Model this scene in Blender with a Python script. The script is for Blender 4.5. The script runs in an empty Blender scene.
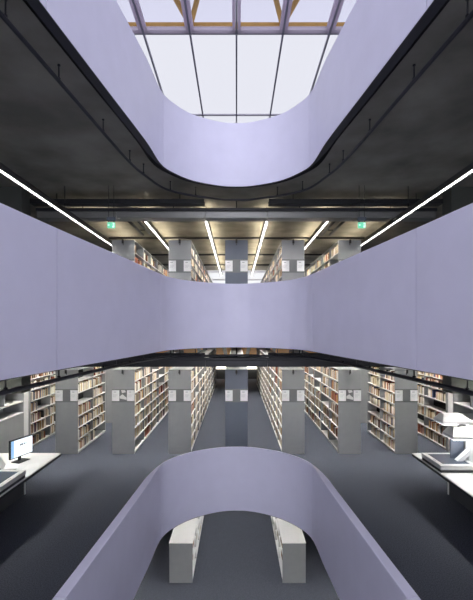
import bpy, math, random
from mathutils import Vector
random.seed(7)
S = bpy.context.scene
COL = S.collection

# ------------------------------------------------------------------ helpers
def ordinal(n):
    w = ['zeroth','first','second','third','fourth','fifth','sixth','seventh','eighth','ninth','tenth',
         'eleventh','twelfth','thirteenth','fourteenth','fifteenth','sixteenth','seventeenth','eighteenth','nineteenth','twentieth']
    if n < len(w): return w[n]
    suf = 'th' if 10 <= n % 100 <= 20 else {1:'st',2:'nd',3:'rd'}.get(n % 10, 'th')
    return '%d%s' % (n, suf)

class MB:
    """collects boxes, prisms and tubes of one part"""
    def __init__(s): s.v=[]; s.f=[]; s.m=[]; s.sm=[]
    def add(s, vs, fs, mi=0, smooth=False):
        b=len(s.v); s.v.extend(vs)
        for f in fs: s.f.append([b+i for i in f]); s.m.append(mi); s.sm.append(smooth)
    def box(s, x0,x1,y0,y1,z0,z1, mi=0):
        s.add([(x0,y0,z0),(x1,y0,z0),(x1,y1,z0),(x0,y1,z0),(x0,y0,z1),(x1,y0,z1),(x1,y1,z1),(x0,y1,z1)],
              [(0,3,2,1),(4,5,6,7),(0,1,5,4),(1,2,6,5),(2,3,7,6),(3,0,4,7)], mi)
    def bbox(s, x0,x1,y0,y1,z0,z1, b=.004, mi=0):
        """box with chamfered edges"""
        vs=[]
        def P(x,y,z): vs.append((x,y,z)); return len(vs)-1
        X=(x0,x1); Y=(y0,y1); Z=(z0,z1); sg=(1,-1)
        I={}
        for i in (0,1):
            for j in (0,1):
                for k in (0,1):
                    I[i,j,k,0]=P(X[i],Y[j]+sg[j]*b,Z[k]+sg[k]*b)
                    I[i,j,k,1]=P(X[i]+sg[i]*b,Y[j],Z[k]+sg[k]*b)
                    I[i,j,k,2]=P(X[i]+sg[i]*b,Y[j]+sg[j]*b,Z[k])
        fs=[]
        for i in (0,1):
            q=[I[i,0,0,0],I[i,1,0,0],I[i,1,1,0],I[i,0,1,0]]; fs.append(q if i else q[::-1])
            q=[I[0,i,0,1],I[0,i,1,1],I[1,i,1,1],I[1,i,0,1]]; fs.append(q if i else q[::-1])
            q=[I[0,0,i,2],I[1,0,i,2],I[1,1,i,2],I[0,1,i,2]]; fs.append(q if i else q[::-1])
        for i in (0,1):
            for j in (0,1):
                q=[I[i,j,0,0],I[i,j,0,1],I[i,j,1,1],I[i,j,1,0]]; fs.append(q if (i==j) else q[::-1])
                q=[I[i,0,j,0],I[i,0,j,2],I[i,1,j,2],I[i,1,j,0]]; fs.append(q if (i!=j) else q[::-1])
                q=[I[0,i,j,1],I[0,i,j,2],I[1,i,j,2],I[1,i,j,1]]; fs.append(q if (i==j) else q[::-1])
                for k in (0,1):
                    q=[I[i,j,k,0],I[i,j,k,1],I[i,j,k,2]]; fs.append(q if ((i+j+k)%2) else q[::-1])
        s.add(vs,fs,mi)
    def tube(s, pts, r, n=10, mi=0, cap=True):
        pts=[Vector(p) for p in pts]; vs=[]; fs=[]
        for i,p in enumerate(pts):
            t=(pts[min(i+1,len(pts)-1)]-pts[max(i-1,0)]).normalized()
            a=Vector((0,0,1)) if abs(t.z)<.9 else Vector((1,0,0))
            u=t.cross(a).normalized(); w=t.cross(u).normalized()
            for k in range(n):
                th=2*math.pi*k/n
                vs.append(tuple(p+u*(r*math.cos(th))+w*(r*math.sin(th))))
        for i in range(len(pts)-1):
            for k in range(n):
                a=i*n+k; b=i*n+(k+1)%n
                fs.append((a,b,b+n,a+n))
        if cap:
            fs.append(tuple(range(n))[::-1]); fs.append(tuple((len(pts)-1)*n+k for k in range(n)))
        s.add(vs,fs,mi,True)
    def prism(s, poly, axis, a, b, mi=0):
        """poly (u,v) extruded along axis between a and b"""
        n=len(poly)
        def P(u,v,w): return {'x':(w,u,v),'y':(u,w,v),'z':(u,v,w)}[axis]
        vs=[P(u,v,a) for u,v in poly]+[P(u,v,b) for u,v in poly]
        fs=[tuple(range(n))[::-1],tuple(range(n,2*n))]+[(i,(i+1)%n,(i+1)%n+n,i+n) for i in range(n)]
        s.add(vs,fs,mi)
    def build(s, name, mats, parent=None, loc=(0,0,0), rz=0):
        if not isinstance(mats,(list,tuple)): mats=[mats]
        me=bpy.data.meshes.new(name); me.from_pydata([tuple(v) for v in s.v],[],s.f)
        for m in mats: me.materials.append(m)
        me.polygons.foreach_set('material_index', s.m)
        me.polygons.foreach_set('use_smooth', s.sm)
        me.validate(); me.update()
        if len(s.f) < 30000:
            import bmesh
            b=bmesh.new(); b.from_mesh(me); bmesh.ops.recalc_face_normals(b, faces=b.faces); b.to_mesh(me); b.free()
        o=bpy.data.objects.new(name,me); COL.objects.link(o)
        o.location=loc; o.rotation_euler=(0,0,rz)
        if parent: o.parent=parent
        return o

def tag(o, label, cat, group=None, kind=None):
    o['label']=label; o['category']=cat
    if group: o['group']=group
    if kind: o['kind']=kind
    return o
def empty(name, label, cat, loc=(0,0,0), group=None, rz=0):
    o=bpy.data.objects.new(name,None); COL.objects.link(o); o.location=loc; o.rotation_euler=(0,0,rz)
    o.empty_display_size=.1
    return tag(o,label,cat,group)
def struct(name, mb, mats, label=None, loc=(0,0,0)):
    o=mb.build(name,mats,None,loc); o['kind']='structure'
    if label: o['label']=label
    return o

# ------------------------------------------------------------------ materials
def mat(name, col, rough=.6, metal=0, noise=0, nscale=8, bump=0, bscale=60, spec=.4, detail=4, stretch=None):
    m=bpy.data.materials.new(name); m.use_nodes=True
    nt=m.node_tree; b=nt.nodes['Principled BSDF']
    b.inputs['Base Color'].default_value=(*col,1); b.inputs['Roughness'].default_value=rough
    b.inputs['Metallic'].default_value=metal; b.inputs['Specular IOR Level'].default_value=spec
    tc=nt.nodes.new('ShaderNodeTexCoord')
    src=tc.outputs['Object']
    if stretch:
        mp=nt.nodes.new('ShaderNodeMapping'); mp.inputs['Scale'].default_value=stretch
        nt.links.new(src,mp.inputs['Vector']); src=mp.outputs['Vector']
    n=nt.nodes.new('ShaderNodeTexNoise'); n.inputs['Scale'].default_value=nscale; n.inputs['Detail'].default_value=detail
    nt.links.new(src,n.inputs['Vector'])
    r=nt.nodes.new('ShaderNodeValToRGB'); k=noise
    r.color_ramp.elements[0].position=.3; r.color_ramp.elements[1].position=.7
    r.color_ramp.elements[0].color=(*[c*(1-k) for c in col],1)
    r.color_ramp.elements[1].color=(*[min(1,c*(1+k)) for c in col],1)
    nt.links.new(n.outputs['Fac'],r.inputs['Fac']); nt.links.new(r.outputs['Color'],b.inputs['Base Color'])
    if bump:
        n2=nt.nodes.new('ShaderNodeTexNoise'); n2.inputs['Scale'].default_value=bscale
        nt.links.new(tc.outputs['Object'],n2.inputs['Vector'])
        bp=nt.nodes.new('ShaderNodeBump'); bp.inputs['Strength'].default_value=bump; bp.inputs['Distance'].default_value=.01
        nt.links.new(n2.outputs['Fac'],bp.inputs['Height']); nt.links.new(bp.outputs['Normal'],b.inputs['Normal'])
    return m
def emit(name, col, st, base=.12):
    m=bpy.data.materials.new(name); m.use_nodes=True
    b=m.node_tree.nodes['Principled BSDF']
    b.inputs['Base Color'].default_value=(base,base,base,1)
    b.inputs['Emission Color'].default_value=(*col,1); b.inputs['Emission Strength'].default_value=st
    return m

SKY_MEMBRANE=.56; SKY_OUTER=.62; SKY_BOOST=1.45; BACKFILL=3.3
LAMP_DOWN=118.0; LAMP_UP=15.0
M={}
M['parapet']=mat('lavender_paint',(.76,.748,.88),.42,noise=.02,nscale=3,spec=.35)
M['joint']=mat('dark_joint',(.05,.05,.06),.8)
M['lip']=mat('parapet_edge_metal',(.05,.05,.06),.6,0)
M['concrete']=mat('board_concrete',(.25,.238,.205),.75,noise=.34,nscale=1.1,bump=.2,bscale=18,detail=9)
M['slab_edge']=mat('slab_edge_dark',(.05,.05,.05),.8)
M['carpet']=mat('blue_grey_carpet',(.074,.082,.106),.95,noise=.38,nscale=55,bump=.5,bscale=220,spec=.1,detail=3)
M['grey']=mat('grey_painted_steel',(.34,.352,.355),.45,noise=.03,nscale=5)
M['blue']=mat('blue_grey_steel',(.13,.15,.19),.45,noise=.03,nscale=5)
M['midgrey']=mat('card_strip_grey',(.19,.20,.20),.5,noise=.03)
M['shelf']=mat('pale_shelf_steel',(.58,.58,.57),.45,noise=.02)
M['rackshade']=mat('shade_dark_rack_back',(.03,.03,.03),.7)  # near-black stands in for the unlit depth behind the books
M['white']=mat('white_laminate',(.86,.86,.86),.35,noise=.015)
M['offwhite']=mat('offwhite_plastic',(.74,.74,.73),.4,noise=.015)
M['paper']=mat('white_paper',(.92,.92,.92),.8)
M['ink']=mat('grey_print',(.35,.35,.38),.8)
M['black']=mat('black_metal',(.014,.015,.019),.45)
M['pipe']=mat('dark_pipe_paint',(.030,.031,.038),.4)
M['duct']=mat('brushed_steel',(.29,.29,.28),.42,.6,noise=.1,nscale=3,stretch=(1,1,30))
M['housing']=mat('lamp_housing',(.06,.06,.062),.4,.3)
M['blade']=mat('louver_metal',(.07,.07,.07),.6)
M['mullion']=mat('mullion_grey',(.55,.53,.62),.45)
M['frame']=mat('lavender_frame',(.84,.78,.88),.45)
M['ochre']=mat('ochre_painted_steel',(.50,.29,.07),.5,noise=.08,nscale=4)
M['orange']=mat('orange_panel',(.75,.30,.02),.6,noise=.06,nscale=4)
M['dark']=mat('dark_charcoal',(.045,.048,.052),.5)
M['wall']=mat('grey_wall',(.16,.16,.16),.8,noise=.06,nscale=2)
M['glassdark']=mat('scanner_glass',(.10,.115,.15),.08,spec=.6)
M['bulk']=mat('bulkhead_grey',(.085,.09,.08),.8,noise=.08,nscale=2)
M['lampdown']=emit('fluorescent_tube',(1,.965,.905),LAMP_DOWN)
M['lampup']=emit('fluorescent_uplight',(1,.86,.62),LAMP_UP)
M['membrane']=emit('daylit_membrane',(.90,.91,1.0),SKY_MEMBRANE)
M['outer']=emit('daylit_outer_skin',(.84,.85,1.0),SKY_OUTER)
M['skin_boost']=emit('boosted_outer_skin',(.88,.90,1.0),SKY_BOOST)
M['sill']=emit('added_glow_sill',(1,.93,.8),2.6)  # glow added to the sill so it lights the sloping shell
M['scanlight']=emit('scanner_lamp',(.95,.98,1),4)
M['backfill']=emit('added_fill_pane',(.90,.91,1.0),BACKFILL)
M['lampfill']=emit('added_fill_tube',(1,.97,.93),36.0)
M['farpane']=emit('daylit_far_pane',(.95,.96,1.0),.6)
M['screen']=emit('monitor_screen',(.80,.92,.98),.95)
M['screenside']=emit('monitor_sidebar',(.25,.50,.85),.7)
M['screentext']=mat('screen_text',(.15,.17,.2),.6)
M['exitgreen']=emit('exit_green',(.06,.5,.30),.9)
M['exitwhite']=emit('exit_white',(.85,1,.93),.95)
def glassm():
    m=bpy.data.materials.new('clear_pane'); m.use_nodes=True; nt=m.node_tree
    nt.nodes.remove(nt.nodes['Principled BSDF'])
    out=nt.nodes['Material Output']; tr=nt.nodes.new('ShaderNodeBsdfTransparent'); tr.inputs[0].default_value=(.93,.93,.96,1)
    gl=nt.nodes.new('ShaderNodeBsdfGlossy'); gl.inputs['Roughness'].default_value=.05
    mx=nt.nodes.new('ShaderNodeMixShader'); mx.inputs[0].default_value=.08
    nt.links.new(tr.outputs[0],mx.inputs[1]); nt.links.new(gl.outputs[0],mx.inputs[2]); nt.links.new(mx.outputs[0],out.inputs[0])
    return m
def transluc(name,col,f):
    m=bpy.data.materials.new(name); m.use_nodes=True; nt=m.node_tree
    p=nt.nodes['Principled BSDF']; p.inputs['Base Color'].default_value=(*col,1); p.inputs['Roughness'].default_value=.5
    t=nt.nodes.new('ShaderNodeBsdfTranslucent'); t.inputs[0].default_value=(*col,1)
    mx=nt.nodes.new('ShaderNodeMixShader'); mx.inputs[0].default_value=f
    nt.links.new(p.outputs[0],mx.inputs[1]); nt.links.new(t.outputs[0],mx.inputs[2]); nt.links.new(mx.outputs[0],nt.nodes['Material Output'].inputs[0])
    return m
M['frame']=transluc('lavender_frame',(.90,.84,.93),.6)
M['glass']=glassm()
BOOKCOL=[('cream',(.66,.60,.46)),('white',(.78,.76,.70)),('tan',(.45,.32,.17)),('brown',(.20,.10,.05)),
         ('dark red',(.25,.045,.035)),('dark green',(.05,.08,.05)),('black',(.03,.03,.03)),('grey',(.36,.36,.34)),
         ('beige',(.55,.44,.28)),('navy blue',(.05,.07,.16)),('ochre',(.50,.30,.09)),('rust',(.33,.12,.05))]
BOOKMAT=[mat('book_'+n.replace(' ','_'),c,.6,noise=.06,nscale=30) for n,c in BOOKCOL]

# ------------------------------------------------------------------ measures
F=3.724                         # storey height
ZF={'C':-F,'A':0.0,'B':F,'D':2*F}
CAMZ=3.594
SOFFIT=-.55
ZROOF=CAMZ+8.2
XW=9.6; YB=-12.4
YFAR={'A':28.8,'B':22.7,'D':22.7,'C':28.8}

PLAN={
 'D':[(-12.38,7.4),(-5,7.2),(-2.6,5.4),(-1,3.0),(0.6,2.4),(2,2.20),(4,1.96),(5.4,1.78),(7.0,1.57),(8.03,1.475),(8.40,1.30),(8.80,.985),(9.06,.55),(9.17,.25),(9.19,0)],  # near end widened out of view to let more skylight down
 'B':[(-12.38,3.2),(-5,3.0),(-2.6,2.75),(-1,2.48),(0.6,2.24),(2,2.07),(3.2,1.94),(4.1,1.84),(6.3,1.56),(7.5,1.42),(7.95,1.34),(8.45,1.10),(8.85,.70),(9.08,.33),(9.13,.15),(9.15,0)],
 'A':[(-12.38,2.9),(-5,2.55),(-2.6,2.3),(-1,2.1),(0,2.0),(2,1.86),(4,1.725),(5.7,1.62),(7.0,1.545),(8.0,1.49),(8.38,1.33),(8.78,1.0),(9.06,.56),(9.17,.25),(9.19,0)],
}
SEAMS={'D':(4.1,8.03),'B':(4.1,7.5),'A':(4.05,8.0)}
def curve(level):
    """U shaped plan of the void edge, from the left near end round to the right near end"""
    h=PLAN[level]
    pts=[Vector((-x,y)) for y,x in h]+[Vector((x,y)) for y,x in h[-2::-1]]
    out=[]
    for i in range(len(pts)-1):
        p0=pts[max(i-1,0)];p1=pts[i];p2=pts[i+1];p3=pts[min(i+2,len(pts)-1)]
        # centripetal catmull-rom
        def tj(t,a,b): return t+max((b-a).length,1e-6)**.5
        if i==0: p0=p1-(p2-p1)
        if i==len(pts)-2: p3=p2+(p2-p1)
        t0=0;t1=tj(t0,p0,p1);t2=tj(t1,p1,p2);t3=tj(t2,p2,p3)
        n=6
        for k in range(n):
            t=t1+(t2-t1)*k/n
            A1=p0*((t1-t)/(t1-t0))+p1*((t-t0)/(t1-t0)); A2=p1*((t2-t)/(t2-t1))+p2*((t-t1)/(t2-t1)); A3=p2*((t3-t)/(t3-t2))+p3*((t-t2)/(t3-t2))
            B1=A1*((t2-t)/(t2-t0))+A2*((t-t0)/(t2-t0)); B2=A2*((t3-t)/(t3-t1))+A3*((t-t1)/(t3-t1))
            out.append(B1*((t2-t)/(t2-t1))+B2*((t-t1)/(t2-t1)))
    out.append(pts[-1]); return out
def normals(c):
    r=[]
    for i in range(len(c)):
        t=(c[min(i+1,len(c)-1)]-c[max(i-1,0)]).normalized()
        r.append(Vector((-t.y,t.x)))     # pointing away from the void
    return r

# ------------------------------------------------------------------ slabs
def slab(level):
    z=ZF[level]; yf=YFAR[level]
    if level=='C':
        mb=MB(); mb.box(-XW,XW,YB,yf,z-.3,z); struct('floor',mb,M['carpet'],'dark blue grey carpet of the lowest floor'); return
    c=curve(level); n=normals(c)
    def mk(off):
        e=[p+q*off for p,q in zip(c,n)]; e[0].y=e[-1].y=YB; i=max(range(len(e)),key=lambda i:e[i].y); return e,i
    def ext(name,z0,z1,mats,label,kind_idx):
        edge,im=mk(kind_idx); L=edge[:im+1]; R=edge[im:][::-1]
        mb=MB(); 
        for z in (z0,z1):
            for E,sx in ((L,-1),(R,1)):
                vs=[(p.x,p.y,z) for p in E]+[(sx*XW,p.y,z) for p in E]; m=len(E)
                mb.add(vs,[(i,i+1,m+i+1,m+i) for i in range(m-1)])
            yt=edge[im].y
            mb.add([(-XW,yt,z),(edge[im].x,yt,z),(XW,yt,z),(XW,yf,z),(-XW,yf,z)],[(0,1,2,3,4)])
        vs=[(p.x,p.y,z0) for p in edge]+[(p.x,p.y,z1) for p in edge]; m=len(edge)
        mb.add(vs,[(i,i+1,m+i+1,m+i) for i in range(m-1)],1)
        ring=[(edge[0].x,YB),(-XW,YB),(-XW,yf),(XW,yf),(XW,YB),(edge[-1].x,YB)]
        vs=[(x,y,z0) for x,y in ring]+[(x,y,z1) for x,y in ring]
        mb.add(vs,[(i,i+1,7+i,6+i) for i in range(5)],1)
        o=mb.build(name,mats); o['kind']='structure'; o['label']=label
    nm={'A':'main reading floor','B':'upper gallery floor','D':'top gallery floor'}[level]
    ext('floor',z-.05,z,[M['carpet'],M['carpet']],'blue grey carpet of the '+nm,.047)
    ext('ceiling',z+SOFFIT,z-.05,[M['concrete'],M['slab_edge']],'raw concrete slab under the '+nm,.19)
for l in 'CABD': slab(l)

# ------------------------------------------------------------------ parapets
def parapet(level, z0, z1, label):
    c=curve(level); n=normals(c)
    root=empty('balcony_parapet',label,'parapet',(0,0,ZF[level]))
    s1,s2=SEAMS[level]
    def thick(p):
        y=p.y
        if y>s2-.05: return .045
        return .045+.085*min(1,(s2-.05-y)/.7)
    # split the curve into panels at the seams
    cuts=[]; 
    segs=[[]]
    def kind(p):
        side=-1 if p.x<0 else 1
        if p.y>s2: return 2
        return (1 if p.y>s1 else 0) if side<0 else (3 if p.y>s1 else 4)
    prev=None; groups={}
    P=list(zip(c,n))
    # insert exact seam points
    Q=[]
    for i in range(len(P)-1):
        a,na=P[i]; b,nb=P[i+1]; Q.append((a,na))
        for s in (s1,s2):
            if (a.y-s)*(b.y-s)<0:
                t=(s-a.y)/(b.y-a.y); Q.append((a.lerp(b,t),na.lerp(nb,t).normalized()))
    Q.append(P[-1])
    runs=[]; cur=[Q[0]]
    for q in Q[1:]:
        cur.append(q)
        if min(abs(q[0].y-s1),abs(q[0].y-s2))<1e-5:
            runs.append(cur); cur=[q]
    runs.append(cur)
    g=.006
    for ri,r in enumerate(runs):
        r=list(r)
        # shrink run ends for the joint
        if ri>0:
            d=(r[1][0]-r[0][0]).normalized(); r[0]=(r[0][0]+d*g,r[0][1])
        if ri<len(runs)-1:
            d=(r[-2][0]-r[-1][0]).normalized(); r[-1]=(r[-1][0]+d*g,r[-1][1])
        mb=MB(); vs=[]; fs=[]; bev=.006
        for p,q in r:
            t=thick(p)
            prof=[(0,z0),(0,z1-bev),(bev,z1),(t-bev,z1),(t,z1-bev),(t,z0)]
            for d,z in prof: vs.append((p.x+q.x*d,p.y+q.y*d,z))
        k=6
        for i in range(len(r)-1):
            for j in range(k):
                a=i*k+j; b=i*k+(j+1)%k; fs.append((a,b,b+k,a+k))
        fs.append(tuple(range(k))); fs.append(tuple(range((len(r)-1)*k,len(r)*k))[::-1])
        mb.add(vs,fs)
        o=mb.build('parapet_panel',M['parapet'],root)
        for pl in o.data.polygons: pl.use_smooth=False
    # joint backing strips and bottom edge lip
    for q in Q:
        p,nn=q
        if min(abs(p.y-s1),abs(p.y-s2))<1e-5:
            t=Vector((-nn.y,nn.x)); mb=MB(); a=p+nn*.012; vs=[]
            for z in (z0+.005,z1-.012):
                for u,d in ((-.02,0),(.02,0),(.02,.014),(-.02,.014)):
                    w=a+t*u+nn*d; vs.append((w.x,w.y,z))
            mb.add(vs,[(0,1,2,3),(4,5,6,7),(0,1,5,4),(1,2,6,5),(2,3,7,6),(3,0,4,7)])
            mb.build('joint_strip',M['joint'],root)
    mb=MB(); vs=[]; fs=[]
    for p,q in Q:
        th=thick(p)
        for d,z in ((.003,z0-.0005),(.003,z0-.009),(th-.002,z0-.009),(th-.002,z0-.0005)): vs.append((p.x+q.x*d,p.y+q.y*d,z))
    for i in range(len(Q)-1):
        for j in range(4):
            a=i*4+j; b=i*4+(j+1)%4; fs.append((a,b,b+4,a+4))
    mb.add(vs,fs); mb.build('bottom_lip',M['lip'],root)
    return root
parapet('D',-.58,.881,'topmost lavender parapet ring against the bright skylight')
parapet('B',-.55,.905,'middle lavender parapet, the long pale band across the picture at eye level')
parapet('A',-.58,.881,'lowest lavender parapet ring, looked down on, beside the two scanner desks')

# ------------------------------------------------------------------ outer walls
mb=MB(); mb.box(-XW-.3,-XW,YB-.3,29.1,-F-.3,ZROOF+2.5); struct('wall_left',mb,M['wall'],'grey wall along the left side')
mb=MB(); mb.box(XW,XW+.3,YB-.3,29.1,-F-.3,ZROOF+2.5); struct('wall_right',mb,M['wall'],'grey wall along the right side')
mb=MB(); mb.box(-XW,XW,YB-.3,YB,-F-.3,1.0); mb.box(-XW,-6.4,YB-.3,YB,1.0,ZROOF+2.5); mb.box(6.4,XW,YB-.3,YB,1.0,ZROOF+2.5); mb.box(-6.4,6.4,YB-.3,YB,11.4,ZROOF+2.5)
for i in range(8):  # made-up glowing bays, added to light parapets and end panels from the front
    o=bpy.data.objects.new('window_%d'%(200+i),None); COL.objects.link(o); o.location=(-5.6+1.6*i,YB-.1,1.0); o['kind']='structure'; o['label']='tall glowing bay added behind the viewpoint as fill light'
    p=MB(); p.box(-.8,.8,-.1,-.08,0,10.4); p.build('pane',M['backfill'],o)
    p=MB(); p.box(-.8,-.76,-.08,.0,0,10.4); p.box(.76,.8,-.08,.0,0,10.4)
    for q in range(5): p.box(-.76,.76,-.08,.0,q*2.58,q*2.58+.06)
    p.build('window_frame',M['mullion'],o)
struct('wall_back',mb,M['wall'],'grey wall behind the viewpoint')
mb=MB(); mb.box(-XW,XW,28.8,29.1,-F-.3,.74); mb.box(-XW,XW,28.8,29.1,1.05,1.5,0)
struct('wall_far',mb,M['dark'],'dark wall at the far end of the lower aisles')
mb=MB(); mb.bbox(-XW,XW,28.55,28.9,.74,1.05,.01); struct('trim_1',mb,M['sill'],'white sill with added glow at the far end of the lower aisles')
# sloping outer shell over the far end of the main floor
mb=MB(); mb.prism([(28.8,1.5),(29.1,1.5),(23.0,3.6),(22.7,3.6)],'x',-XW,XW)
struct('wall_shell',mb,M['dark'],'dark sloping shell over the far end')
def slope(y): return 1.5+(28.8-y)/(28.8-22.7)*2.1
sh=empty('shell_panelling','ochre panelled sloping shell with dark V struts above the far end','panelling',(0,28.8,1.5))
for i in range(-4,5):
    mb=MB(); xc=i*1.64
    # splayed ochre panel between struts
    for (y0,y1) in ((28.3,23.2),):
        w0=.79 if i%2 else .60; w1=.58 if i%2 else .79
        vs=[]
        for d in (.03,.06):
            for x,y in ((xc-w0,y0),(xc+w0,y0),(xc+w1,y1),(xc-w1,y1)):
                vs.append((x,y-28.8,slope(y)-1.5-d))
        mb.add(vs,[(0,1,2,3),(4,5,6,7),(0,1,5,4),(1,2,6,5),(2,3,7,6),(3,0,4,7)])
    mb.build('ochre_panel',M['orange'],sh)

# glazed far wall of the upper gallery
def farglass(level):
    z=ZF[level]
    nx=12; w=1.64
    for i in range(-4,4):
        x0=i*w; x1=x0+w
        o=bpy.data.objects.new('window_%d'%(100+i+4),None); COL.objects.link(o); o.location=((x0+x1)/2,22.5,z); o['kind']='structure'
        o['label']='white glazed bay at the far end of the upper gallery'
        p=MB(); p.box(-w/2,w/2,.06,.09,1.6,F+SOFFIT); p.build('pane',M['farpane'],o)
        f=MB()
        f.box(-w/2,-w/2+.05,0,.06,1.6,F+SOFFIT)
        for zz in (1.6,2.25,2.62,3.06): f.box(-w/2+.05,w/2,0,.06,zz,zz+.05)
        f.build('window_frame',M['mullion'],o)
    mb=MB(); mb.box(-XW,XW,22.6,22.7,z,z+1.6); mb.box(-XW,-4*w,22.6,22.7,z+1.6,z+F+SOFFIT); mb.box(4*w,XW,22.6,22.7,z+1.6,z+F+SOFFIT)
    struct('wall_far_upper',mb,M['wall'],'grey wall at the far end of the upper gallery')
farglass('B')
mb=MB(); mb.box(-XW,XW,22.4,22.7,2*F,ZROOF+2.5); struct('wall_far_top',mb,M['wall'],'wall at the far end of the top gallery')

# ------------------------------------------------------------------ skylight
PX=1.28
ROWS=[-12.4,-8.2,-4.0,2.56,6.8,11.04,15.26,19.5]
NXH=6
n=0
for ri in range(len(ROWS)-1):
    y0,y1=ROWS[ri],ROWS[ri+1]
    clear = ri<=4
    for i in range(-NXH,NXH):
        n+=1
        o=bpy.data.objects.new('window_%d'%n,None); COL.objects.link(o); o.location=(i*PX+PX/2,(y0+y1)/2,ZROOF); o['kind']='structure'
        o['label']='clear framed roof pane' if clear else 'white translucent roof panel'
        hx=PX/2; hy=(y1-y0)/2
        if clear:
            f=MB(); b=.11
            f.box(-hx+.03,-hx+b,-hy+.03,hy-.03,-.07,.03); f.box(hx-b,hx-.03,-hy+.03,hy-.03,-.07,.03)
            f.box(-hx+b,hx-b,-hy+.03,-hy+.13,-.07,.03); f.box(-hx+b,hx-b,hy-.16,hy-.03,-.07,.03)
            f.build('window_frame',M['frame'],o)
            p=MB(); p.box(-hx+b,hx-b,-hy+.13,hy-.16,-.012,.0); p.build('pane',M['glass'],o)
        else:
            p=MB(); p.box(-hx+.02,hx-.02,-hy+.02,hy-.02,-.005,.012); p.build('pane',M['membrane'],o)
# mullion grid
for i in range(-NXH,NXH+1):
    mb=MB(); mb.box(i*PX-.024,i*PX+.024,ROWS[0],ROWS[-1],ZROOF-.09,ZROOF+.05); struct('trim_%d'%(20+i+NXH),mb,M['mullion'],'lengthwise roof mullion')
for j,y in enumerate(ROWS[1:]):
    mb=MB(); mb.box(-NXH*PX,NXH*PX,y-.03,y+.03,ZROOF-.06,ZROOF+.045); struct('trim_%d'%(40+j),mb,M['mullion'],'crosswise roof mullion')
# rest of the roof and outer skin
mb=MB()
mb.box(-XW,-NXH*PX,YB,22.7,ZROOF,ZROOF+.2); mb.box(NXH*PX,XW,YB,22.7,ZROOF,ZROOF+.2); mb.box(-NXH*PX,NXH*PX,ROWS[-1],22.7,ZROOF,ZROOF+.2)
struct('ceiling',mb,M['white'],'white roof lining round the skylight')
mb=MB(); mb.box(-XW,XW,8.2,22.7,ZROOF+1.5,ZROOF+1.6,0); mb.box(-XW,XW,YB,8.2,ZROOF+1.5,ZROOF+1.6,1)  # unseen near stretch made brighter to light the parapets
struct('ceiling_outer_skin',mb,[M['outer'],M['skin_boost']],'bright hazy outer roof skin, boosted where out of view')
tr=empty('roof_truss','ochre tubular truss above the clear roof panes','truss',(0,11.8,ZROOF+.75))
mb=MB(); mb.tube([(-7,0,0),(7,0,0)],.085,10); mb.build('crossbar',M['ochre'],tr)
for sx in (-5,-3,-1,1,3,5):
    for d in (-1,1):
        mb=MB(); x=sx*PX*1.06; mb.tube([(x,0,0),(x+d*1.28,-4.2,0)],.075,10); mb.build('brace',M['ochre'],tr)

# ------------------------------------------------------------------ ceiling services
PIPE=[(9.58,0),(9.5,.51),(8.95,1.48),(8.0,1.86),(7.1,2.02),(5.5,2.17),(3.9,2.32),(1.5,2.58),(.8,2.68)]
def pipe_pts():
    h=PIPE
    raw=[Vector((-x,y,0)) for y,x in h[::-1]]+[Vector((x,y,0)) for y,x in h[1:]]
    out=[]
    for i in range(len(raw)-1):
        p1,p2=raw[i],raw[i+1]; p0=raw[i-1] if i else p1*2-p2; p3=raw[i+2] if i+2<len(raw) else p2*2-p1
        for k in range(8):
            t=k/8
            out.append(.5*((2*p1)+(p2-p0)*t+(2*p0-5*p1+4*p2-p3)*t*t+(3*p1-p0-3*p2+p3)*t**3))
    out.append(raw[-1]); return out
def services(level, where):
    z=ZF[level]
    root=empty('sprinkler_pipe','dark curved pipe hung below the %s slab following its parapet'%where,'pipe',(0,0,z-.76))
    pp=pipe_pts(); mb=MB(); mb.tube(pp,.026,10); mb.build('pipe_run',M['pipe'],root)
    for y,x in ((9.3,.95),(8.95,1.48),(8.0,1.86),(7.4,1.975),(6.3,2.10),(5.0,2.22),(4.0,2.31)):
        for s in (-1,1):
            mb=MB(); mb.tube([(s*x,y,.02),(s*x,y,.21)],.009,8); mb.tube([(s*x,y,-.005),(s*x,y,.045)],.02,10)
            mb.tube([(s*x,y,.195),(s*x,y,.21)],.018,10)
            mb.build('hanger',M['black'],root)
    d=empty('ventilation_duct',('brushed steel duct with dark top flange crossing under the upper slab' if level=='D' else 'duct crossing under the middle slab, coloured dark for shade'),'duct',(0,10.0,z))
    mb=MB()
    cuts=[-5.0,-3.0,-.78,.78,3.0,5.0]
    for a,b in zip(cuts,cuts[1:]): mb.bbox(a+.004,b-.004,0,.35,-1.075,-.915,.006)
    mb.build('duct_body',M['duct'] if level=='D' else M['pipe'],d)  # lower duct takes the dark pipe colour: parapet shade put into it
    mb=MB(); mb.bbox(-5,5,-.06,.4,-.915,-.84,.01); mb.build('flange',M['pipe'],d)
    for x in (-3.9,-1.6,0,1.6,3.9):
        mb=MB(); mb.tube([(x,.15,-.84),(x,.15,SOFFIT)],.012,8); mb.build('hanger',M['black'],d)
    for s,w in ((-1,'left'),(1,'right')):
        t=empty('cable_tray','black cable tray under the %s slab, %s of the middle'%(where,w),'cable tray',(s*2.88,9.75,z-.78))
        mb=MB(); mb.box(-2.1,2.1,-.12,.12,-.05,-.03); mb.box(-2.1,2.1,-.12,-.10,-.03,.06); mb.box(-2.1,2.1,.10,.12,-.03,.06); mb.build('tray',M['black'],t)
        for k,r in enumerate((.018,.014,.02)):
            mb=MB(); mb.tube([(-2.1+4.2*j/10,-.06+.055*k+.01*math.sin(j+k),-.012+.012*math.sin(j*1.7+k)) for j in range(11)],r,8); mb.build('cable',M['black'],t)
        for x in (-1.5,1.5):
            mb=MB(); mb.tube([(x,0,-.03),(x,0,.78+SOFFIT)],.01,8); mb.build('hanger',M['black'],t)
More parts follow.
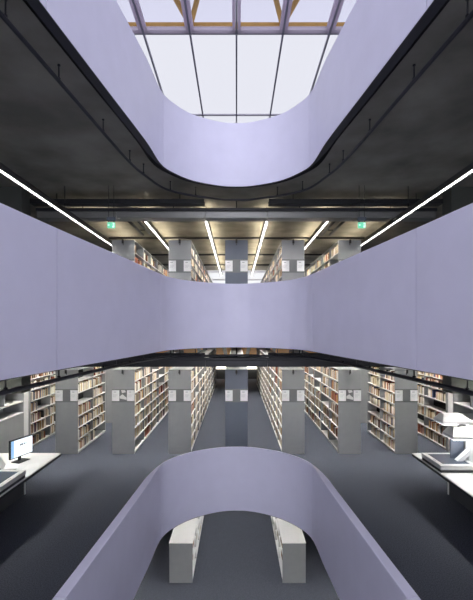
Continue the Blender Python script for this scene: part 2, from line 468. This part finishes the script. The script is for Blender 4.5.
services('D','upper'); services('B','middle')
for level,zz in (('D','upper'),('B','lower')):
    for s,w in ((-1,'left'),(1,'right')):
        mb=MB(); mb.box(min(s*5.0,s*XW),max(s*5.0,s*XW),9.3,9.72,ZF[level]-1.63,ZF[level]+SOFFIT)
        struct('wall_bulkhead_%s'%w,mb,M['bulk'],'dark bulkhead under the %s slab on the %s'%(zz,w))

# cross pipes on the tan ceiling of the upper gallery
for j,y in enumerate((14.4,17.6,20.4)):
    mb=MB(); mb.tube([(-4.6,y,0),(4.6,y,0)],.035,8)
    o=mb.build('conduit',M['pipe'],None,(0,y*0,2*F+SOFFIT-.036))
    tag(o,'thin dark conduit crossing the tan upper ceiling, %s one from the front'%ordinal(j+1),'pipe','conduits across the upper ceiling')
for s,w in ((-1,'left'),(1,'right')):
    t=empty('heating_pipe','pair of short dark pipes under the tan ceiling on the %s near the exit sign'%w,'pipe',(s*2.95,10.9,2*F+SOFFIT-.2))
    for dx in (-.14,.14):
        mb=MB(); mb.tube([(dx*s,0,0),(dx*s,2.3,0)],.045,10); mb.build('pipe_run',M['pipe'],t)
    for y in (.3,1.9):
        mb=MB(); mb.box(-.22,.22,y-.02,y+.02,.045,.07); mb.tube([(0,y,.07),(0,y,.196)],.012,8); mb.build('bracket',M['black'],t)
    o=MB(); o.tube([(0,10.4,0),(0,15.5,0)],.012,8)
    for y in (11.2,13.2,15.2): o.tube([(0,y,0),(0,y,.22)],.009,6); 
    o=o.build('sprinkler_line',M['black'],None,(s*2.62,0,2*F+SOFFIT-.22))
    tag(o,'thin black sprinkler line along the tan ceiling on the %s side'%w,'pipe')

# ------------------------------------------------------------------ lamps
def lamp(x, y0, y1, z, label, ceil_z, group, up=True, w=.058, tube='lampdown'):
    L=y1-y0
    root=empty('linear_lamp',label,'lamp',(x,y0,z),group)
    mb=MB(); mb.box(-w,-w+.018,0,L,-.032,.075); mb.box(w-.018,w,0,L,-.032,.075); mb.box(-w+.018,w-.018,0,L,.03,.05)
    mb.box(-w+.018,w-.018,0,.02,-.02,.03); mb.box(-w+.018,w-.018,L-.02,L,-.02,.03)
    mb.build('housing',M['housing'],root)
    d=MB(); d.box(-w+.02,w-.02,.02,L-.02,.005,.02); d.build('tube_light',M[tube],root)
    if up:
        ys=max(.1,10.6-y0); d=MB(); d.box(-w+.02,w-.02,ys,L-.1,.05,.06); d.build('uplight',M['lampup'],root)
    b=MB(); n=int(L/.055); vs=[]; fs=[]
    for i in range(n+1):
        y=.02+(L-.04)*i/n
        for xx in (-w+.0195,w-.0195):
            for zz in (-.03,.003): vs.append((xx,y,zz))
        q=i*4; fs.append((q,q+1,q+3,q+2))
        if i<n: fs.append((q,q+1,q+5,q+4)); fs.append((q+2,q+3,q+7,q+6))
    b.add(vs,fs)
    b.build('louver',M['blade'],root)
    k=max(2,int(L/3.2))
    for i in range(k):
        yy=.4+(L-.8)*i/(k-1)
        h=MB(); h.tube([(0,yy,.05),(0,yy,ceil_z-z)],.008,6); h.build('hanger',M['black'],root)
    return root
names={-2.5:'far left',-1.5:'left',-.5:'left of the middle',.5:'right of the middle',1.5:'right',2.5:'far right'}
for lev,nm in (('D','upper'),('B','lower')):
    zl=ZF[lev]-(.925 if lev=='D' else .64)
    for k in ((-2.5,-1.5,-.5,.5,1.5,2.5) if lev=='D' else (-3.5,-2.5,-1.5,-.5,.5,1.5,2.5,3.5)):
        x=k*1.64
        if abs(k)==2.5: y0=3.0 if lev=='D' else 10.4; y1=15.5; x=math.copysign(3.97,k)
        else: y0=10.0 if lev=='D' else 10.42; y1=(22.0 if abs(k)==.5 else 20.0)
        if lev=='D': y0=10.42 if abs(k)<2 else y0
        if abs(k)==3.5: y0,y1=10.2,19.0
        zk=zl-.24 if (abs(k)==2.5 and lev=='D') else zl
        side='left' if k<0 else 'right'
        which={.5:'first from centre',1.5:'second from centre',2.5:'third from centre',3.5:'outermost'}[abs(k)]
        lamp(x,y0,y1,zk,'long linear lamp under the %s-floor ceiling, %s on the %s'%(nm,which,side),ZF[lev]+SOFFIT,'linear lamps under the %s ceiling'%nm,lev=='D')
for s,w in ((-1,'left'),(1,'right')):
    lamp(s*5.4,5.4,9.1,ZF['B']-.925,'long linear lamp over the scanner desk on the %s'%w,F+SOFFIT,'lamps over the desks',False)

# ------------------------------------------------------------------ exit signs
for s,w in ((-1,'left'),(1,'right')):
    r=empty('exit_sign','small green and white running-man exit sign hung below the duct on the %s'%w,'exit sign',(s*2.88,9.2,CAMZ+2.385))
    mb=MB(); mb.bbox(-.085,.085,-.025,.025,-.065,.065,.006); mb.build('sign_box',M['exitgreen'],r)
    d=-1  # figure runs left
    f=MB()
    Y0,Y1=-.0275,-.025
    f.prism([(.03,-.055),(.075,-.055),(.075,.05),(.03,.05)],'y',Y0,Y1)            # doorway
    f.prism([(-.078,0),(-.055,.022),(-.055,.008),(-.03,.008),(-.03,-.008),(-.055,-.008),(-.055,-.022)],'y',Y0,Y1)  # arrow
    f.build('doorway_and_arrow',M['exitwhite'],r)
    g=MB()
    cx=.045
    g.prism([(cx+.010*math.cos(a*math.pi/4),.036+.010*math.sin(a*math.pi/4)) for a in range(8)],'y',-.030,-.0275)
    g.prism([(cx-.012,.024),(cx+.012,.022),(cx+.010,-.008),(cx-.010,-.006)],'y',-.030,-.0275)
    g.prism([(cx-.010,-.006),(cx-.002,-.006),(cx-.016,-.045),(cx-.024,-.042)],'y',-.030,-.0275)
    g.prism([(cx+.002,-.008),(cx+.010,-.008),(cx+.024,-.034),(cx+.018,-.040)],'y',-.030,-.0275)
    g.prism([(cx-.012,.022),(cx-.012,.014),(cx-.032,.004),(cx-.034,.010)],'y',-.030,-.0275)
    g.build('running_figure',M['exitgreen'],r)
    mb=MB(); mb.bbox(-.095,.095,-.035,.035,.10,.185,.006); mb.build('fixture_box',M['blue'],r)
    mb=MB(); mb.box(-.07,-.055,-.01,.01,.065,.10); mb.box(.055,.07,-.01,.01,.065,.10)
    mb.tube([(-.06,0,.185),(-.06,0,2*F+SOFFIT-(CAMZ+2.385))],.006,6); mb.tube([(.06,0,.185),(.06,0,2*F+SOFFIT-(CAMZ+2.385))],.006,6)
    mb.build('bracket',M['black'],r)

# ------------------------------------------------------------------ bookcases
RH=2.43; RW=.325; PITCH=.335; BASE=.075; BAY=1.15
BOOKS=[]     # (px area, dict)
def shelfz(i): return BASE+i*PITCH
def bookcase(xc, zf, y0, y1, label, group, cards=True, picture=False, faces=(1,-1), rows=range(7), fill=.9, key=None, full_bays=99):
    root=empty('bookcase',label,'bookcase',(xc,y0,zf),group)
    L=y1-y0
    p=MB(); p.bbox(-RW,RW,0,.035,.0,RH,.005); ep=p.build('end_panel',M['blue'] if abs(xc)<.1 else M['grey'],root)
    if cards:
        s=MB(); s.bbox(-RW,RW,-.008,-.0005,1.49,1.87,.002); s.build('card_strip',M['midgrey'],ep)
        for sx in (-1,1):
            c=MB(); xa,xb=(-RW+.004,-RW+.214) if sx<0 else (RW-.214,RW-.004)
            c.box(xa,xb,-.0115,-.009,1.525,1.835); 
            c.box(xa+.05,xa+.12,-.0122,-.0115,1.775,1.79,1)
            for q in range(3): c.box(xa+.03,xb-.05-.02*q,-.0122,-.0115,1.70-.03*q,1.705-.03*q,1)
            c.build('notice_card',[M['paper'],M['ink']],ep)
        if picture:
            c=MB(); c.box(-.10,.10,-.0115,-.009,1.50,1.86,0)
            c.prism([(-.1,1.66),(-.02,1.72),(.1,1.62),(.1,1.56),(-.1,1.6)],'y',-.0122,-.0115,1); c.prism([(-.06,1.84),(.05,1.84),(.08,1.78),(-.03,1.75)],'y',-.0122,-.0115,1)
            c.build('photo_print',[M['midgrey'],M['offwhite']],ep)
        h=MB(); h.tube([(0,-.012,2.36),(0,-.012,2.28)],.011,8); h.tube([(0,0,2.40),(0,-.055,2.40)],.012,8); h.tube([(0,-.055,2.43),(0,-.055,2.32)],.03,10); h.build('bracket',M['housing'],ep)
    p=MB(); p.bbox(-RW,RW,L-.035,L,0,RH,.005); p.build('end_panel',M['grey'],root)
    p=MB(); p.box(-.012,.012,.04,L-.04,BASE,RH-.02); p.build('back_panel',M['rackshade'],root)
    p=MB(); p.box(-RW+.02,RW-.02,.036,L-.036,0,BASE-.022); p.build('plinth',M['grey'],root)
    p=MB(); p.box(-RW+.005,RW-.005,.036,L-.036,RH-.02,RH-.002); p.build('top_panel',M['grey'],root)
    for i in range(7):
        p=MB(); z=shelfz(i)
        for s in (-1,1): p.box(min(s*.0125,s*(RW-.003)),max(s*.0125,s*(RW-.003)),.037,L-.037,z-.022,z)
        p.build('shelf',M['shelf'],root)
    nb=max(1,round((L-.07)/BAY)); bl=(L-.07)/nb
    for b in range(1,nb):
        p=MB(); y=.035+b*bl
        for s in (-1,1):
            for i in range(7):
                z1=shelfz(i+1)-.0225 if i<6 else RH-.0205
                p.box(min(s*.0125,s*(RW-.004)),max(s*.0125,s*(RW-.004)),y-.014,y+.014,shelfz(i)+.0005,z1)
        p.build('upright',M['grey'],root)
    for s in faces:
        for b in range(nb):
            if s*xc>0 and abs(xc)>.1 and b>1: continue          # outward faces: only the first bays can be seen
            if b>=full_bays: continue
            ya=y0+.035+b*bl+.016; yb=y0+.035+(b+1)*bl-.016
            coarse=1.0 if ya<16.5 else 1.7
            for i in rows:
                r=random.random()
                f=random.uniform(.75,1.0) if r<fill else (random.uniform(.15,.55) if r<fill+.06 else 0)
                y=ya; tone=random.random(); idx=0
                hb=random.uniform(.21,.255)
                while y<ya+(yb-ya)*f:
                    w=random.uniform(.016,.05)*coarse
                    if random.random()<.25: w*=1.4
                    if y+w>yb: break
                    h=min(PITCH-.045,max(.16,random.gauss(hb,.022))); dep=random.uniform(.17,.22)
                    if tone<.55: ci=random.choices(range(12),(8,8,4,1.6,.6,.6,.8,2.2,5,.7,.6,.4))[0]
                    elif tone<.93: ci=random.choices(range(12),(4,4,3,3.5,1.6,1.2,2,2.5,3,1.5,.7,1))[0]
                    else: ci=random.choices(range(12),(1,1,2,4,6,1,1,1,1,.5,1,6))[0]
                    idx+=1
                    BOOKS.append(dict(x=xc+s*(RW-.035),s=s,y=y,w=w-.0015,h=h,d=dep,z=zf+shelfz(i)+.001,c=ci,key=key,row=i,bay=b,idx=idx,xc=xc,y0=y0,zf=zf))
                    y+=w
                    if random.random()<.02: y+=random.uniform(.05,.2)
Y0=11.5
pos={-4:'fourth left of centre',-3:'third left of centre',-2:'second left of centre',-1:'first left of centre',0:'centre',
     1:'first right of centre',2:'second right of centre',3:'third right of centre',4:'fourth right of centre'}
KX={k:k*1.628 for k in range(-4,5)}
for k in range(-4,5):
    lab='grey bookcase on the main floor, %s%s'%(pos[k] if k else 'the centre one straight ahead', ' with photo between its notices' if abs(k)==2 else '')
    y1={0:25.8,1:25.8,2:22.3,3:13.95,4:14.6}[abs(k)]
    ya=Y0
    if k==-4: ya=12.0
    if k==4: ya=11.8
    bookcase(KX[k],0,ya,y1,lab,'main-floor bookcases',cards=abs(k)<4,picture=abs(k)==2,fill=.88 if k>0 else .80,key=('main floor',k))
for k in (-3,3):
    bookcase(KX[k],0,15.3,19.9,'grey bookcase on the main floor, behind the third %s of centre'%('left' if k<0 else 'right'),'main-floor bookcases',cards=False,key=('behind',k))
for k in range(-2,3):
    lab='grey bookcase on the upper gallery, %s%s'%(pos[k] if k else 'the centre one straight ahead','')
    bookcase(KX[k],F,Y0,{0:21.8,1:21.8,2:20.5}[abs(k)],lab,'upper-gallery bookcases',cards=True,key=('upper',k),rows=(3,4,5,6),fill=.9)

# ------------------------------------------------------------------ low bookcases on the lowest floor
def low_bookcase(xc, label, s):
    zf=-F; H=1.165; y0=11.52; L=5.6
    root=empty('low_bookcase',label,'bookcase',(xc,y0,zf),'low bookcases on the lowest floor')
    p=MB(); p.bbox(-.335,.335,0,.04,0,H-.03,.004); p.build('end_panel',M['grey'],root)
    p=MB(); p.bbox(-.335,.335,L-.04,L,0,H-.03,.004); p.build('end_panel',M['grey'],root)
    p=MB(); p.bbox(-.345,.345,-.006,L+.006,H-.03,H,.005); p.build('top_panel',M['white'],root)
    p=MB(); p.box(-.012,.012,.041,L-.041,.06,H-.031); p.build('back_panel',M['shelf'],root)
    p=MB(); p.box(-.30,.30,.041,L-.041,0,.036); p.build('plinth',M['grey'],root)
    zs=[.06,.42,.78]
    for z in zs:
        p=MB()
        for q in (-1,1): p.box(min(q*.0125,q*.33),max(q*.0125,q*.33),.041,L-.041,z-.022,z)
        p.build('shelf',M['white'],root)
    nb=5; bl=(L-.08)/nb
    for b in range(1,nb):
        p=MB(); y=.04+b*bl
        for q in (-1,1):
            for z,z2 in ((.06,.397),(.42,.757),(.78,H-.031)): p.box(min(q*.0125,q*.33),max(q*.0125,q*.33),y-.014,y+.014,z+.0005,z2)
        p.build('upright',M['white'],root)
    for b in range(nb):
        for i,z in enumerate(zs):
            if i==0 and b<2: continue
            f=random.uniform(.3,.8) if (b+i)%3 else .2
            y=y0+.04+b*bl+.02+ (.35 if b==0 else 0); yb=y0+.04+(b+1)*bl-.02; idx=0
            while y<y0+.04+b*bl+bl*f:
                w=random.uniform(.02,.05); 
                if y+w>yb: break
                idx+=1
                BOOKS.append(dict(x=xc+s*.30,s=s,y=y,w=w-.0015,h=random.uniform(.18,.26),d=.2,z=zf+z+.001,c=random.choice((0,1,2,3,4,8,1,0)),key=('low',1 if xc>0 else -1),row=i,bay=b,idx=idx,xc=xc,y0=y0,zf=zf))
                y+=w
low_bookcase(-1.60,'white-topped low bookcase on the lowest floor, left of the pair seen through the ring',1)
low_bookcase(1.66,'white-topped low bookcase on the lowest floor, right of the pair seen through the ring',-1)

# ------------------------------------------------------------------ books
FPX=400.0
def proj(x,y,z): return 236.5+FPX*x/y, 329-FPX*(z-CAMZ)/y
def area(b):
    k=b['key']
    x0,ya=proj(b['x'],b['y'],b['z']); x1,yb=proj(b['x'],b['y']+b['w'],b['z']); xm,yt=proj(b['x'],b['y'],b['z']+b['h'])
    a=abs(x1-x0)*abs(ya-yt); cx=(x0+x1)/2; cy=(ya+yt)/2
    if b['s']*b['xc']>0 and abs(b['xc'])>.1: return 0
    if abs(b['xc'])<.1: return 0
    if cx<1 or cx>472: return 0
    off=abs(cx-236.5)
    # hidden by the next case towards the middle
    kk=abs(k[1])
    if k[0] in ('main floor','behind','upper'):
        if kk>=1 and off < 400*((kk-1)*1.64+RW)/Y0: return 0
        if k[0]=='behind' and off<400*(2*1.64+RW)/Y0: return 0
    if k[0]=='upper':
        rim=(283-max(0,off-70)*.27)
        return a if cy<rim else 0
    if k[0] in ('main floor','behind'):
        rim=351+max(0,off-60)*.17
        if cy<rim+3: return 0
        if cy>452: return 0
        if kk==4 and off>206 : return 0
        return a
    if k[0]=='low':
        return a*.6
for b in BOOKS: b['a']=area(b)
BOOKS.sort(key=lambda b:-b['a'])
ind=BOOKS[:300]; rest=BOOKS[300:]
def bookmesh(mb,x,y,z,s,w,h,d,mi):
    xs=x; xi=x-s*d
    # spine slightly rounded: two extra columns
    pr=[(xs-s*.004,y),(xs,y+w*.3),(xs,y+w*.7),(xs-s*.004,y+w),(xi,y+w),(xi,y)]
    n=6; vs=[(a,c,z) for a,c in pr]+[(a,c,z+h) for a,c in pr]
    fs=[tuple(range(n))[::-1],tuple(range(n,2*n))]+[(i,(i+1)%n,(i+1)%n+n,i+n) for i in range(n)]
    if s<0: fs=[f[::-1] for f in fs]
    mb.add(vs,fs,mi)
protos={}
rackname={('main floor',k):'%s main-floor bookcase %s of centre'%({1:'first',2:'second',3:'third',4:'fourth'}[abs(k)],'left' if k<0 else 'right') for k in (-4,-3,-2,-1,1,2,3,4)}
for k in (-3,3): rackname[('behind',k)]='bookcase behind third %s'%('left' if k<0 else 'right')
for k in (-2,-1,1,2): rackname[('upper',k)]='%s upper bookcase %s of centre'%({1:'first',2:'second'}[abs(k)],'left' if k<0 else 'right')
rackname[('low',-1)]='left low bookcase'; rackname[('low',1)]='right low bookcase'
for b in ind:
    key=(b['c'],b['s'])
    if key not in protos:
        mb=MB(); bookmesh(mb,0,0,0,b['s'],.03,.24,.19,0)
        o=mb.build('book',BOOKMAT[b['c']]); protos[key]=o; src=o; first=True
    else:
        src=protos[key]; o=src.copy(); COL.objects.link(o)
    o.location=(b['x'],b['y'],b['z']); o.scale=(b['d']/.19,b['w']/.03,b['h']/.24)
    nshelf=(7-b['row']) if b['key'][0]!='low' else (3-b['row'])
    tag(o,'%s book, %s in bay %d, %s shelf down, %s'%(BOOKCOL[b['c']][0],ordinal(b['idx']),b['bay']+1,ordinal(nshelf),rackname[b['key']]),'book','books on the bookcases')
mb=MB()
for b in rest: bookmesh(mb,b['x'],b['y'],b['z'],b['s'],b['w'],b['h'],b['d'],b['c'])
o=mb.build('books',BOOKMAT); tag(o,'rows of smaller, farther books filling the remaining shelves of the bookcases','books',None,'stuff')


# ------------------------------------------------------------------ side shelf units (open shelf above a grey cabinet)
def shelf_unit(s, ya, yb, label):
    xf=s*6.23; xb=s*6.85; root=empty('shelf_unit',label,'shelf unit',(xf,ya,0),'open shelf units beside the desks')
    L=yb-ya
    def bx(mb,x0,x1,*r): mb.box(min(x0,x1)*1.0,max(x0,x1),*r)
    D=s*.62
    p=MB(); bx(p,0,D,.03,L-.03,.0,1.14); p.build('cabinet',M['grey'],root)
    p=MB(); bx(p,-s*.01,D,.03,L-.03,1.14,1.17); p.build('counter',M['shelf'],root)
    p=MB(); bx(p,0,D,.03,L-.03,1.47,1.50); p.build('shelf',M['shelf'],root)
    p=MB(); bx(p,0,D,.03,L-.03,1.98,2.01); p.build('shelf',M['grey'],root)
    p=MB(); bx(p,D-s*.03,D,.03,L-.03,1.17,1.47); bx(p,D-s*.03,D,.03,L-.03,1.50,1.98); p.build('back_panel',M['shelf'],root)
    for y in (0,L-.03):
        p=MB(); bx(p,0,D,y,y+.03,0,2.3); p.build('side_panel',M['grey'],root)
    p=MB(); bx(p,.05*s,D-s*.03,L*.55,L*.55+.02,1.50,1.98); p.build('divider',M['grey'],root)
    p=MB(); bx(p,0,D,.0,L,2.3,2.33); p.build('top_panel',M['grey'],root)
    p=MB(); bx(p,0,s*.3,L+.005,L+.26,0,2.3); p.build('end_post',M['white'],root)
    return root
shelf_unit(-1,9.75,11.72,'open grey shelf unit with white end post behind the left scanner desk')
shelf_unit(1,9.75,11.52,'open grey shelf unit with white end post behind the right scanner desk')

# ------------------------------------------------------------------ desks
def desk(s, label):
    root=empty('desk',label,'desk',(s*4.05,9.24,0),'white scanner desks')
    W=1.75; L=5.6
    def bx(mb,x0,x1,*r,b=.004): mb.bbox(min(s*x0,s*x1),max(s*x0,s*x1),*r,b)
    p=MB(); bx(p,0,W,-L,0,.708,.73,b=.003); p.build('desktop',M['white'],root)
    p=MB(); bx(p,.004,W-.004,-L+.004,-.004,.655,.7075,b=.003); p.build('edge_band',M['black'],root)
    for (x,y) in ((1.05,-.4),(1.6,-.25),(1.6,-5.2),(.06,-5.2)):
        p=MB(); bx(p,x,x+.05,y,y+.06,0,.654); p.build('leg',M['offwhite'],root)
    c=MB(); bx(c,.05,.75,-5.1,-1.50,.40,.654); bx(c,.45,.75,-5.05,-1.8,.0,.40); c=c.build('drawer_unit',M['dark'],root)
    p=MB(); bx(p,.028,.049,-1.53,-1.505,.40,.654,b=.003); p.build('end_strip',M['offwhite'],root)
    for i in range(3):
        y0=-1.60-i*1.16
        for (za,zb) in ((.42,.64),):
            d=MB(); bx(d,.034,.05,y0-1.12,y0,za,zb,b=.003); d=d.build('drawer_front',M['dark'],root)
            
    return root
desk(-1,'long white desk with black edge at the left border, holding a monitor')
desk(1,'long white desk with black edge at the right border, holding the tall scanner')

# monitor (left desk)
mw,mh=.60,.40
mon=empty('computer_monitor','flat screen monitor with pale blue screen on the left desk','monitor',(-4.68,8.68,.73),None,math.atan2(.95,.3))
p=MB(); p.bbox(-.15,.15,-.11,.11,.0005,.016,.004); p.build('base',M['black'],mon)
p=MB(); p.bbox(-.035,.035,.02,.05,.016,.30,.004); p.build('stand',M['black'],mon)
p=MB(); p.bbox(-mw/2,mw/2,-.03,.019,.11,.11+mh,.006); sc=p.build('screen_housing',M['black'],mon)
p=MB(); p.box(-mw/2+.02,mw/2-.015,-.0325,-.0305,.13,.11+mh-.02); p.build('screen',M['screen'],sc)
p=MB(); p.box(-mw/2+.02,-mw/2+.09,-.0345,-.033,.13,.11+mh-.02); p.build('sidebar',M['screenside'],sc)
p=MB()
for (x,w) in ((-.06,.035),(-.02,.05),(.05,.03),(.10,.015)): 
    p.box(x,x+w,-.0345,-.033,.35,.385); 
for q in range(2): p.box(-.05,.09-.04*q,-.0345,-.033,.30-.03*q,.304-.03*q)
p.build('screen_text',M['screentext'],sc)
# keyboard-like papers and angled open folder by monitor
kb=empty('paper_stack','loose white papers lying on the left desk in front of the monitor','papers',(-4.27,8.32,.73),None,.2)
for i,(a,dx,dy) in enumerate(((0,0,0),(.2,.03,.06))):
    p=MB(); p.box(-.105,.105,-.148,.148,.0006+i*.0012,.0014+i*.0012); o=p.build('sheet',M['paper'],kb,(dx,dy,0),a)
bk=empty('open_book','open white book leaning against a black cradle at the left edge','open book',(-4.66,8.06,.73),None,.35)
p=MB(); p.bbox(-.22,.2,-.13,.13,.0008,.05,.006); p.build('cradle',M['black'],bk)
p=MB(); p.prism([(-.02,.0515),(.22,.0515),(.235,.075),(-.01,.09)],'y',-.14,.14); p.build('pages',M['paper'],bk)
p=MB(); p.prism([(-.03,.055),(-.012,.09),(-.16,.36),(-.185,.35)],'y',-.14,.14); p.build('pages',M['paper'],bk)

# book scanners
def scanner(s, y0, label, head=True):
    r=empty('book_scanner',label,'scanner',(s*4.06,y0,.73),'book scanners on the desks')
    def B(mb,x0,x1,*q,b=.008): mb.bbox(min(s*x0,s*x1),max(s*x0,s*x1),*q,b)
    Lb=.84; Wb=.74
    p=MB(); B(p,.012,Wb-.01,.012,Lb-.012,.0008,.055,b=.004); p.build('lower_base',M['dark'],r)
    p=MB(); B(p,0,Wb,0,Lb,.056,.10); B(p,0,Wb,0,.11,.10,.145,b=.006); B(p,0,.10,.11,Lb-.06,.10,.145,b=.006); B(p,Wb-.075,Wb,.11,Lb-.06,.10,.145,b=.006); B(p,0,Wb,Lb-.06,Lb,.10,.145,b=.006)
    p.build('base_frame',M['offwhite'],r)
    p=MB(); B(p,.102,Wb-.077,.112,Lb-.062,.1005,.137,b=.003); p.build('glass_bed',M['glassdark'],r)
    p=MB(); B(p,.045,.06,.30,.42,.1455,.148,b=.001); p.build('button_strip',M['ink'],r)
    # column rising from the outer side
    p=MB(); B(p,.745,.85,.30,.44,.0008,.615); p.build('column',M['white'],r)
    p=MB(); p.prism([(s*.50,.138),(s*.62,.138),(s*.744,.26),(s*.744,.36)],'y',.30,.42); p.build('brace',M['white'],r)
    p=MB(); B(p,.46,.744,.50,.53,.1375,.60,b=.004); p.build('glass_screen',M['glassdark'],r)
    if head:
        for nm,(xa,xb,ya,yb,za,zb) in (('lamp_head',(.34,1.00,.56,.98,.83,1.0)),('camera_head',(.28,1.02,.06,.48,.64,.84))):
            h=MB()
            # hood: chamfered wedge
            vs=[]
            for (x0,x1,y0_,y1_,z_) in ((xa,xb,ya,yb,za),(xa,xb,ya,yb,za+.055),(xa+.13,xb-.13,ya+.24,yb-.02,zb)):
                vs+=[(s*x0,y0_,z_),(s*x1,y0_,z_),(s*x1,y1_,z_),(s*x0,y1_,z_)]
            fs=[(0,1,2,3),(8,9,10,11)]+[(q*4+i,q*4+(i+1)%4,q*4+4+(i+1)%4,q*4+4+i) for q in (0,1) for i in range(4)]
            h.add(vs,fs)
            h.build(nm,M['white'],r)
            h=MB(); B(h,xa+.03,xb-.1,ya+.03,yb-.03,za-.02,za-.001,b=.003); h.build('lamp_face',M['scanlight'],r)
        h=MB(); B(h,.86,.92,.30,.90,.60,.76,b=.004); h.build('arm',M['white'],r)
        h=MB(); h.tube([(s*.52,.33,.855),(s*.62,.35,.875),(s*.72,.40,.85)],.022,8); h.build('cable',M['ink'],r)
scanner(1,7.95,'white overhead book scanner with two hooded heads on the right desk')
scanner(-1,6.88,'white flatbed of the book scanner on the left desk, cut off by the edge',False)

# ------------------------------------------------------------------ lowest floor lamps (under the main floor)
for s,w in ((-1,'left'),(1,'right')):
    lamp(s*3.0,2.0,11.4,-.7,'linear lamp under the main floor on the %s'%w,SOFFIT,'lamps on the lowest floor',False,.058,'lampdown')

for s,w in ((-1,'left'),(1,'right')):  # unseen fill pair, added to clear the dark seam on the lowest floor
    lamp(s*.85,10.2,20.0,-.7,'added fill lamp over the low bookcases on the %s'%w,SOFFIT,'lamps on the lowest floor',False,.058,'lampfill')
# ------------------------------------------------------------------ camera, world
w=bpy.data.worlds.new('World'); S.world=w; w.use_nodes=True
w.node_tree.nodes['Background'].inputs[0].default_value=(.8,.85,1,1); w.node_tree.nodes['Background'].inputs[1].default_value=.6
cam=bpy.data.cameras.new('camera'); co=bpy.data.objects.new('camera',cam); COL.objects.link(co)
co.location=(0,0,CAMZ); co.rotation_euler=(math.pi/2,0,0)
cam.sensor_fit='HORIZONTAL'; cam.sensor_width=36; cam.lens=36*400/473
cam.shift_y=29/473.0; cam.clip_start=.05; cam.clip_end=100
S.camera=co
vs=S.view_settings; vs.view_transform='Standard'; vs.look='None'; vs.gamma=1; vs.exposure=.65
try: vs.use_curve_mapping=False
except Exception: pass
